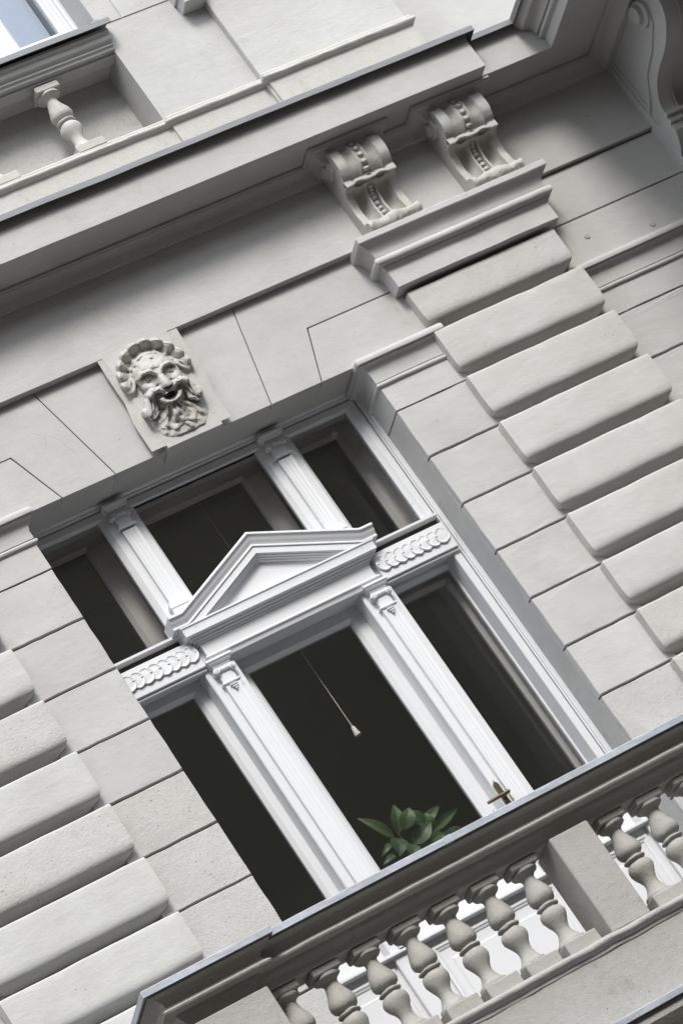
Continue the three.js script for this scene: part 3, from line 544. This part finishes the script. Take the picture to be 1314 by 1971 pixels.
  // entablature in the middle
  const ent = [[-0.05, -0.535], [0.108, -0.541], [0.112, -0.545], [0.112, -0.552], [0.106, -0.556], [0.104, -0.566], [0.104, -0.602], [0.098, -0.606], [0.084, -0.608], [0.08, -0.616], [0.066, -0.618], [0.062, -0.628], [0.05, -0.63], [0.046, -0.64], [0.036, -0.644], ...arc(0.06, -0.665, 0.024, 150, 180, 3), [0.036, -0.718], [0.042, -0.722], ...arc(0.042, -0.731, 0.009, 80, -80, 5), [0.04, -0.744], [0.034, -0.764], [-0.05, -0.766]];
  part('entablature', sweep(ent, [[-0.5, -0.31], [-0.5, -0.28], [0.5, -0.28], [0.5, -0.31]].map(([x, z]) => [x * 1.0, z])), P, o, { crease: 0.5 });
  // pediment
  const q = -1, rake = [[-0.644, -0.47], [-0.565, -0.47], [0, -0.212], [0.565, -0.47], [0.644, -0.47]];
  const crown = [[0, -0.29], [0, -0.142], [q * 0.006, -0.138], [q * 0.014, -0.138], [q * 0.018, -0.146], [q * 0.026, -0.152], [q * 0.036, -0.155], [q * 0.046, -0.162], [q * 0.055, -0.17], [q * 0.06, -0.172], [q * 0.066, -0.168], [q * 0.072, -0.168], [q * 0.074, -0.176], [q * 0.074, -0.29]];
  part('pediment_crown', sweepXY(crown, rake), P, o, { crease: 0.5 });
  part('pediment_fascia', sweepXY([[q * 0.074, -0.29], [q * 0.074, -0.176], [q * 0.110, -0.176], [q * 0.112, -0.192], [q * 0.118, -0.192], [q * 0.120, -0.206], [q * 0.126, -0.206], [q * 0.128, -0.219], [q * 0.134, -0.219], [q * 0.136, -0.29]], [[-0.58, -0.478], [0, -0.212], [0.58, -0.478]]), P, o, { crease: 0.4 });
  part('tympanum', prism([[-0.5, -0.545], [0.5, -0.545], [0.0, -0.3]], -0.3, -0.238, 0.001), P, o);
  // mullion dress: fluted shafts, capitals, bases
  function shaft(cx, w, y0, y1, zb, zf) {
    const n = 48, fl = 3; return gridGeo((u, v) => { const x = -w / 2 + w * u; let z = zf; const t = (u - 0.14) / 0.72; if (t > 0 && t < 1 && v > 0.0) { const f = t * fl % 1; z -= 0.0025 * Math.pow(Math.sin(f * Math.PI), 0.7); } if (u === 0 || u === 1) z = zb; return [cx + x, y0 + (y1 - y0) * v, z]; }, n, 8);
  }
  function ionic(cx, top, w, dim) { // dim: plainer
    const c = part('capital', merge([
      sweep([[-0.02, top], [0.026, top], [0.027, top - 0.013], [0.022, top - 0.017], [0.018, top - 0.026], [0.010, top - 0.036], [0.004, top - 0.04], [0.004, top - 0.045], [-0.02, top - 0.046]], [[cx - w / 2, -0.3], [cx - w / 2, -0.246], [cx + w / 2, -0.246], [cx + w / 2, -0.3]]),
      bbox(cx - w / 2 - 0.001, cx + w / 2 + 0.001, top - 0.058, top - 0.045, -0.29, -0.2455, 0.002),
      bbox(cx - w / 2 + 0.004, cx + w / 2 - 0.004, top - 0.084, top - 0.057, -0.29, -0.243, 0.004),
      bbox(cx - w / 2 + 0.007, cx + w / 2 - 0.007, top - 0.147, top - 0.08, -0.29, -0.254, 0.002),
      sweep([[-0.02, top - 0.145], [0.006, top - 0.146], [0.009, top - 0.150], [0.007, top - 0.156], [0.002, top - 0.16], [-0.02, top - 0.16]], [[cx - w / 2 + 0.003, -0.3], [cx - w / 2 + 0.003, -0.252], [cx + w / 2 - 0.003, -0.252], [cx + w / 2 - 0.003, -0.3]]),
    ]), P, o, { crease: 0.5 });
    for (const s of [-1, 1]) {
      const vx = cx + s * (w / 2 - 0.002), vy = top - 0.075, pts = []; for (let i = 0; i <= 26; i++) { const a = i / 26 * Math.PI * 3.4, r = 0.0165 - 0.0135 * i / 26; pts.push([vx + s * r * Math.sin(a), vy + r * Math.cos(a), -0.233 + 0.004 * i / 26]); }
      part('volute', merge([tube(pts, 0.0036, 60, 6), cyl([vx, vy, -0.285], [vx, vy, -0.236], 0.0185, 0.0185, 24), ball(vx, vy, -0.231, 0.005)]), P, c, { crease: 0.8 });
    }
    const eg = []; for (let i = -2; i <= 2; i++) eg.push(ball(cx + i * w * 0.13, top - 0.07, -0.242, 0.008, 0.8, 1.3, 0.9, 10)); part('egg_row', merge(eg), P, c, { crease: 1 });
    for (let i = 0; i < 3; i++) if (!dim) part('drop', bbox(cx - 0.022 + i * 0.008, cx + 0.022 - i * 0.008, top - 0.176 - i * 0.013, top - 0.169 - i * 0.013, -0.262, -0.238, 0.001), P, c);
  }
  for (const s of [-1, 1]) {
    const cx = s * 0.497;
    part('fluted_shaft', shaft(cx, 0.092, -2.6, -0.905, -0.285, -0.253), P, o, { crease: 0.35 });
    part('fluted_shaft', shaft(cx, 0.092, -0.36, 0.14, -0.285, -0.253), P, o, { crease: 0.35 });
    ionic(cx, -0.752, 0.1, false); ionic(cx, 0.312, 0.1, true);
    part('shaft_base', sweep([[-0.02, -0.345], [0.002, -0.346], [0.005, -0.352], [0.008, -0.362], [0.014, -0.366], [0.014, -0.374], [0.02, -0.38], [0.02, -0.392], [0.014, -0.396], [0.014, -0.53], [-0.02, -0.53]], [[cx - 0.046, -0.3], [cx - 0.046, -0.254], [cx + 0.046, -0.254], [cx + 0.046, -0.3]]), P, o, { crease: 0.5 });
  }
  // panelled aprons below the glass
  part('sill_moulding', sweepX([[-0.42, -2.6], [-0.262, -2.604], [-0.256, -2.608], [-0.256, -2.62], [-0.275, -2.624], [-0.42, -2.624]], -1.05, 1.05), P, o);
  for (const [x0, x1] of [[-1.008, -0.592], [-0.405, 0.405], [0.592, 1.008]]) {
    part('apron_panel', box(x0, x1, BOT, -2.622, -0.42, -0.315), P, o);
    part('panel_moulding', sweepXY([[0, -0.33], [0, -0.302], [0.006, -0.3], [0.014, -0.3], [0.02, -0.306], [0.03, -0.309], [0.034, -0.315], [0.04, -0.33]], rect(x0 + 0.02, x1 - 0.02, BOT + 0.1, -2.665), { closed: true }), P, o, { crease: 0.4 });
    part('field_panel', prism(rect(x0 + 0.09, x1 - 0.09, BOT + 0.18, -2.755), -0.33, -0.306, 0.008), P, o);
  }
  // lever handle with its plate, and the lower lock plate
  const hx = 0.425, hy = -2.11;
  const pl = part('handle_plate', prism([[hx - 0.017, hy - 0.2], [hx + 0.017, hy - 0.2], [hx + 0.017, hy + 0.045], [hx + 0.012, hy + 0.06], [hx + 0.004, hy + 0.066], [hx, hy + 0.078], [hx - 0.004, hy + 0.066], [hx - 0.012, hy + 0.06], [hx - 0.017, hy + 0.045]], -0.285, -0.272, 0.003), M.bronze, o);
  part('lever', merge([cyl([hx, hy - 0.03, -0.28], [hx, hy - 0.03, -0.225], 0.011, 0.010, 16), cyl([hx + 0.012, hy - 0.03, -0.222], [hx - 0.115, hy - 0.036, -0.222], 0.0105, 0.009, 16), ball(hx + 0.012, hy - 0.03, -0.222, 0.0115), ball(hx - 0.115, hy - 0.036, -0.222, 0.0098)]), M.bronze, pl, { crease: 0.8 });
  part('lock_plate', prism([[0.358, -2.4], [0.386, -2.4], [0.386, -2.17], [0.376, -2.158], [0.372, -2.148], [0.368, -2.158], [0.358, -2.17]], -0.376, -0.366, 0.003), M.bronze, o);
}
// room behind it
{
  const x0 = -2.6, x1 = 2.6, y0 = BOT - 0.02, y1 = 1.0, z0 = -3.0, z1 = -0.605;
  structure('interior_wall', merge([box(x0 - 0.1, x0, y0, y1, z0, z1), box(x1, x1 + 0.1, y0, y1, z0, z1), box(x0 - 0.1, x1 + 0.1, y0, y1, z0 - 0.1, z0)]), M.room);
  structure('interior_ceiling', box(x0 - 0.1, x1 + 0.1, y1, y1 + 0.1, z0 - 0.1, z1), M.room);
  structure('interior_floor', box(x0 - 0.1, x1 + 0.1, y0 - 0.1, y0, z0 - 0.1, z1), M.wood);
  structure('interior_wall', merge([box(-2, 2, 5.6, 5.7, -4, -0.605), box(-2.1, -2, 1.9, 5.7, -4, -0.605), box(2, 2.1, 1.9, 5.7, -4, -0.605), box(-2.1, 2.1, 1.9, 5.7, -4.1, -4), box(-2, 2, 1.9, 2.0, -4, -0.605)]), M.room);
}
// pull cord behind the middle pane
{
  const o = thing('pull_cord', [0.04, -1.4, -0.56], 'thin white pull cord ending in a small pale cone behind the middle pane', 'pull cord');
  part('cord', cyl([0.055, 0.95, -0.56], [0.062, -1.32, -0.56], 0.0022, 0.0022, 8), M.cord, o);
  part('cone_grip', lathe([[0.001, 0.062], [0.007, 0.06], [0.011, 0.05], [0.019, 0.004], [0.019, 0], [0.001, -0.002]], 0.062, -1.375, -0.56, 20), M.cord, o);
}
// plant on a stool behind the middle pane
{
  const o = thing('potted_plant', [0.06, BOT, -0.85], 'leafy green pot plant with broad pointed leaves standing behind the middle pane', 'plant');
  const Z = -0.8;
  part('stool', merge([bbox(-0.14, 0.26, -3.02, -2.98, Z - 0.2, Z + 0.14, 0.006), ...[[-0.12, 0.1], [0.22, 0.1], [-0.12, -0.16], [0.22, -0.16]].map(([x, z]) => bbox(x, x + 0.03, BOT, -3.02, Z + z, Z + z + 0.03, 0.003))]), M.wood, o);
  part('pot', lathe([[0.001, 0], [0.085, 0], [0.12, 0.2], [0.13, 0.2], [0.13, 0.24], [0.115, 0.24], [0.11, 0.2], [0.001, 0.2]], 0.06, -2.98, Z, 28), M.pot, o);
  part('stem', merge([tube([[0.06, -2.8, Z], [0.05, -2.4, Z], [0.045, -2.05, Z], [0.03, -1.87, Z + 0.02]], 0.006, 24, 7), tube([[0.07, -2.8, Z], [0.12, -2.4, Z - 0.02], [0.17, -2.08, Z], [0.2, -1.95, Z]], 0.005, 24, 7), tube([[0.05, -2.8, Z], [0.02, -2.4, Z + 0.02], [-0.08, -2.1, Z]], 0.004, 20, 7)]), M.stem, o, { crease: 1 });
  const leaves = [[0.0, -1.9, -0.132, -1.72, 0.05, 0], [0.01, -1.91, 0.075, -1.755, 0.066, 0], [0.0, -1.92, -0.065, -2.03, 0.085, 1], [0.04, -2.01, 0.175, -1.955, 0.078, 1], [0.2, -1.975, 0.375, -1.94, 0.042, 2], [0.16, -1.92, 0.315, -1.86, 0.05, 0], [-0.06, -1.94, -0.155, -1.985, 0.03, 0], [-0.1, -2.02, -0.2, -2.05, 0.03, 1], [0.15, -1.95, 0.055, -1.835, 0.07, 1], [0.21, -1.97, 0.205, -1.87, 0.04, 2], [0.03, -1.99, -0.02, -2.12, 0.07, 1], [0.1, -2.06, 0.22, -2.12, 0.06, 0], [-0.05, -2.08, -0.16, -2.14, 0.05, 2], [0.2, -2.05, 0.33, -2.1, 0.06, 1], [0.02, -1.93, 0.1, -1.84, 0.07, 1], [0.12, -2.02, 0.24, -2.03, 0.06, 2]];
  leaves.forEach(([ax, ay, bx, by, w, kind], k) => {
    const dx = bx - ax, dy = by - ay, L = Math.hypot(dx, dy), ux = dx / L, uy = dy / L, tw = rr(-0.35, 0.35), droop = rr(-0.02, 0.05), zz = Z + 0.06 + rr(-0.05, 0.08);
    part('leaf', gridGeo((u, v) => { const s = v * 2 - 1, ww = w * 0.7 * Math.pow(Math.sin(Math.PI * Math.pow(u, 0.8)), 0.85) * (1 - 0.35 * u), lx = u * L, px = -uy * s * ww, py = ux * s * ww; const bend = droop * u * u; return [ax + ux * lx + px, ay + uy * lx + py, zz + bend + 0.35 * Math.abs(s) * ww + tw * s * ww + 0.03 * Math.sin(u * 3)]; }, 16, 8), M.leaf[kind], o, { crease: 1.2 });
  });
}

// ------------------------------------------------------------------ balcony with balustrade in front of the big window
const balProfile = h => [[0.001, 0], [0.076, 0], [0.08, 0.012], [0.076, 0.026], [0.064, 0.033], [0.053, 0.05], [0.042, 0.075], [0.037, 0.095], [0.039, 0.115], [0.048, 0.14], [0.06, 0.165], [0.069, 0.19], [0.0695, 0.212], [0.062, 0.232], [0.05, 0.244], [0.045, 0.249], [0.05, 0.253], [0.061, 0.258], [0.0635, 0.264], [0.061, 0.271], [0.05, 0.276], [0.045, 0.281], [0.053, 0.288], [0.066, 0.3], [0.072, 0.32], [0.0705, 0.342], [0.062, 0.37], [0.05, 0.4], [0.041, 0.425], [0.037, 0.445], [0.039, 0.46], [0.052, 0.474], [0.068, 0.482], [0.076, 0.493], [0.074, 0.51], [0.001, 0.51]].map(([r, y]) => [r, y * h / 0.51]);
function balusterAt(o, x, z, yb, plinthH, h, mat, capH) {
  const g = lathe(balProfile(h).map(([r, y]) => [r * 0.95, y]), x, yb + plinthH, z, 36), b = part('baluster', g, mat, o, { crease: 0.7, wob: 0.010, wf: 11 });
  part('plinth', bbox(x - 0.09, x + 0.09, yb - 0.004, yb + plinthH, z - 0.09, z + 0.115, 0.005), mat, b, { wob: 0.008, wf: 9 });
  part('abacus', bbox(x - 0.076, x + 0.076, yb + plinthH + h, yb + plinthH + h + capH, z - 0.07, z + 0.07, 0.006), mat, b, { wob: 0.006, wf: 9 });
}
{
  const o = thing('balcony', [0, BOT, 0.5], 'grey balcony with bulbous balusters and zinc-capped handrail in front of the three-light window', 'balcony');
  const B = M.balcony, BM = M.baluster;
  // plan of the front: left pier, rail, right pier
  const px = 1.72, pe = 2.17, zf = 1.0, zp = 1.05;
  const plan = [[-pe, 0.0], [-pe, zp], [-px, zp], [-px, zf], [px, zf], [px, zp], [pe, zp], [pe, 0.0]];
  const RT = -2.65;
  part('handrail', sweep([[-0.22, RT], [0.1, RT], [0.1, RT - 0.01], [0.07, RT - 0.02], [0.05, RT - 0.03], [0.037, RT - 0.043], [0.033, RT - 0.058], [0.038, RT - 0.072], [0.055, RT - 0.083], [0.063, RT - 0.09], [0.058, RT - 0.098], [0.0, RT - 0.106], [-0.008, RT - 0.124], [-0.026, RT - 0.138], [-0.038, RT - 0.158], [-0.044, RT - 0.178], [-0.046, RT - 0.18], [-0.22, RT - 0.18]], plan, { step: 0.08 }), B, o, { wob: 0.006, wf: 5, crease: 0.5 });
  part('rail_flashing', sweep([[-0.24, RT + 0.055], [0.118, RT + 0.034], [0.122, RT + 0.03], [0.122, RT], [0.118, RT - 0.002], [0.114, RT + 0.006], [-0.24, RT + 0.02]], plan, { step: 0.3 }), M.zinc, o, { wob: 0.003, wf: 2, crease: 0.3 });
  part('rail_seam', bbox(-0.62, -0.575, RT - 0.003, RT + 0.036, 1.1, 1.1245, 0.002), M.zinc, o);
  const yb = -3.372, yt = RT - 0.18;
  const xs = []; for (let k = 0; k < 7; k++) xs.push(0.262 + k * 0.2265);
  for (const x of xs) for (const s of [-1, 1]) balusterAt(o, s * x, 0.872, yb, 0.066, yt - yb - 0.066 - 0.04, BM, 0.04);
  part('post', bbox(-0.112, 0.112, yb - 0.003, yt + 0.003, 0.745, 1.0, 0.006), B, o, { label: 'plain square post at the middle of the balustrade' });
  for (const s of [-1, 1]) part('corner_pier', bbox(Math.min(s * px, s * pe), Math.max(s * px, s * pe), -3.79, yt + 0.003, 0.7, 1.045, 0.006), B, o);
  for (const s of [-1, 1]) part('side_parapet', bbox(Math.min(s * 1.95, s * pe), Math.max(s * 1.95, s * pe), -3.79, yt + 0.003, 0.0, 0.72, 0.005), B, o);
  part('base_rail', sweep([[-0.24, yb], [-0.002, yb], [0.014, yb - 0.006], ...arc(0.014, yb - 0.024, 0.018, 70, -70, 6), [0.016, yb - 0.045], [0.002, yb - 0.052], [0.0, yb - 0.07], [-0.24, yb - 0.07]], [[-px, zf], [px, zf]], { step: 0.06 }), B, o, { wob: 0.010, wf: 8, crease: 0.6 });
  part('parapet', bbox(-px, px, -3.84, yb - 0.06, 0.78, 0.995, 0.004), B, o);
  const low = [[-pe, 0.0], [-pe, zp], [pe, zp], [pe, 0.0]];
  part('slab', sweep([[-0.4, -3.8], [0.1, -3.82], [0.1, -3.87], [0.06, -3.92], [0.0, -3.98], [-0.4, -3.98]], low), B, o);
  part('slab_flashing', sweep([[-0.2, -3.775], [0.12, -3.789], [0.124, -3.793], [0.124, -3.822], [0.12, -3.824], [0.116, -3.8], [-0.2, -3.79]], low, { step: 0.3 }), M.zinc, o);
  part('floor', box(-pe, pe, -3.98, -3.79, 0.0, 0.9), B, o);
}

// ------------------------------------------------------------------ upper window with its apron balustrade
{
  const o = thing('upper_window', [0, 2.9, -0.2], 'white-framed window in the top left corner reflecting blue sky, above a zinc sill', 'window');
  const P = M.paint;
  part('outer_frame', sweepXY([[0, -0.4], [0, -0.16], [0.012, -0.156], [0.03, -0.16], [0.036, -0.18], [0.05, -0.182], [0.05, -0.4]], rect(-0.945, 0.945, 3.04, 5.39), { closed: true }), P, o, { crease: 0.5 });
  part('sill_block', box(-0.944, 0.944, 2.932, 3.045, -0.42, -0.17), M.plaster[1], o);
  for (const [x0, x1] of [[-0.9, -0.54], [-0.44, 0.44], [0.54, 0.9]]) {
    const s = part('sash', sweepXY([[0, -0.26], [0, -0.19], [0.03, -0.19], [0.036, -0.2], [0.05, -0.212], [0.05, -0.26]], rect(x0, x1, 3.14, 5.35), { closed: true }), P, o, { crease: 0.4 });
    part('pane', box(x0 + 0.046, x1 - 0.046, 3.186, 5.3, -0.236, -0.232), M.glassHi, s);
    part('sky_tint_sheet', box(x0 + 0.02, x1 - 0.02, 3.15, 5.3, -0.46, -0.452), M.sky_tint_sheet, s);  // added blue sheet whose colour stands in for the reflected sky
  }
  for (const s of [-1, 1]) part('mullion', bbox(Math.min(s * 0.44, s * 0.54), Math.max(s * 0.44, s * 0.54), 3.08, 5.35, -0.28, -0.172, 0.005), P, o);
  part('bottom_rail', sweepX([[-0.26, 3.15], [-0.17, 3.145], [-0.15, 3.135], [-0.15, 3.095], [-0.26, 3.09]], -0.91, 0.91), P, o);
  part('sill_flashing', sweep([[-0.3, 2.96], [0.0, 2.925], [0.002, 2.922], [0.002, 2.888], [-0.003, 2.886], [-0.006, 2.916], [-0.3, 2.95]], [[-0.97, 0.17], [0.97, 0.17]], { step: 0.2 }), M.zincOld, o, { wob: 0.004, wf: 4, crease: 0.3 });
  part('bent_flap', gridGeo((u, v) => [0.885 + 0.1 * u, 2.925 + 0.055 * v * Math.sin(0.6 + u * 2.2), 0.16 - 0.07 * v * (0.4 + u)], 6, 5), M.zincOld, o, { crease: 0.3, wob: 0.02, wf: 30 });
  part('sill_moulding', sweep([[-0.1, 2.9], [0.08, 2.888], [0.08, 2.87], [0.07, 2.862], ...arc(0.03, 2.845, 0.03, 20, -70, 5), [0.03, 2.812], [0.03, 2.8], [0.018, 2.795], [0.012, 2.78], [-0.02, 2.778], [-0.02, 2.76], [-0.1, 2.755]], [[-0.945, 0.05], [0.945, 0.05]], { step: 0.1 }), M.plaster[1], o, { crease: 0.5, wob: 0.004, wf: 6 });
}
{
  const o = thing('apron_balustrade', [0, 2.2, -0.08], 'pale blank balustrade of widely spaced balusters in the recess under the upper window', 'balustrade');
  for (const x of [-0.64, -0.085, 0.47]) balusterAt(o, x, -0.04, 2.218, 0.05, 0.44, M.cast, 0.045);
}
renderer.render(scene, camera);
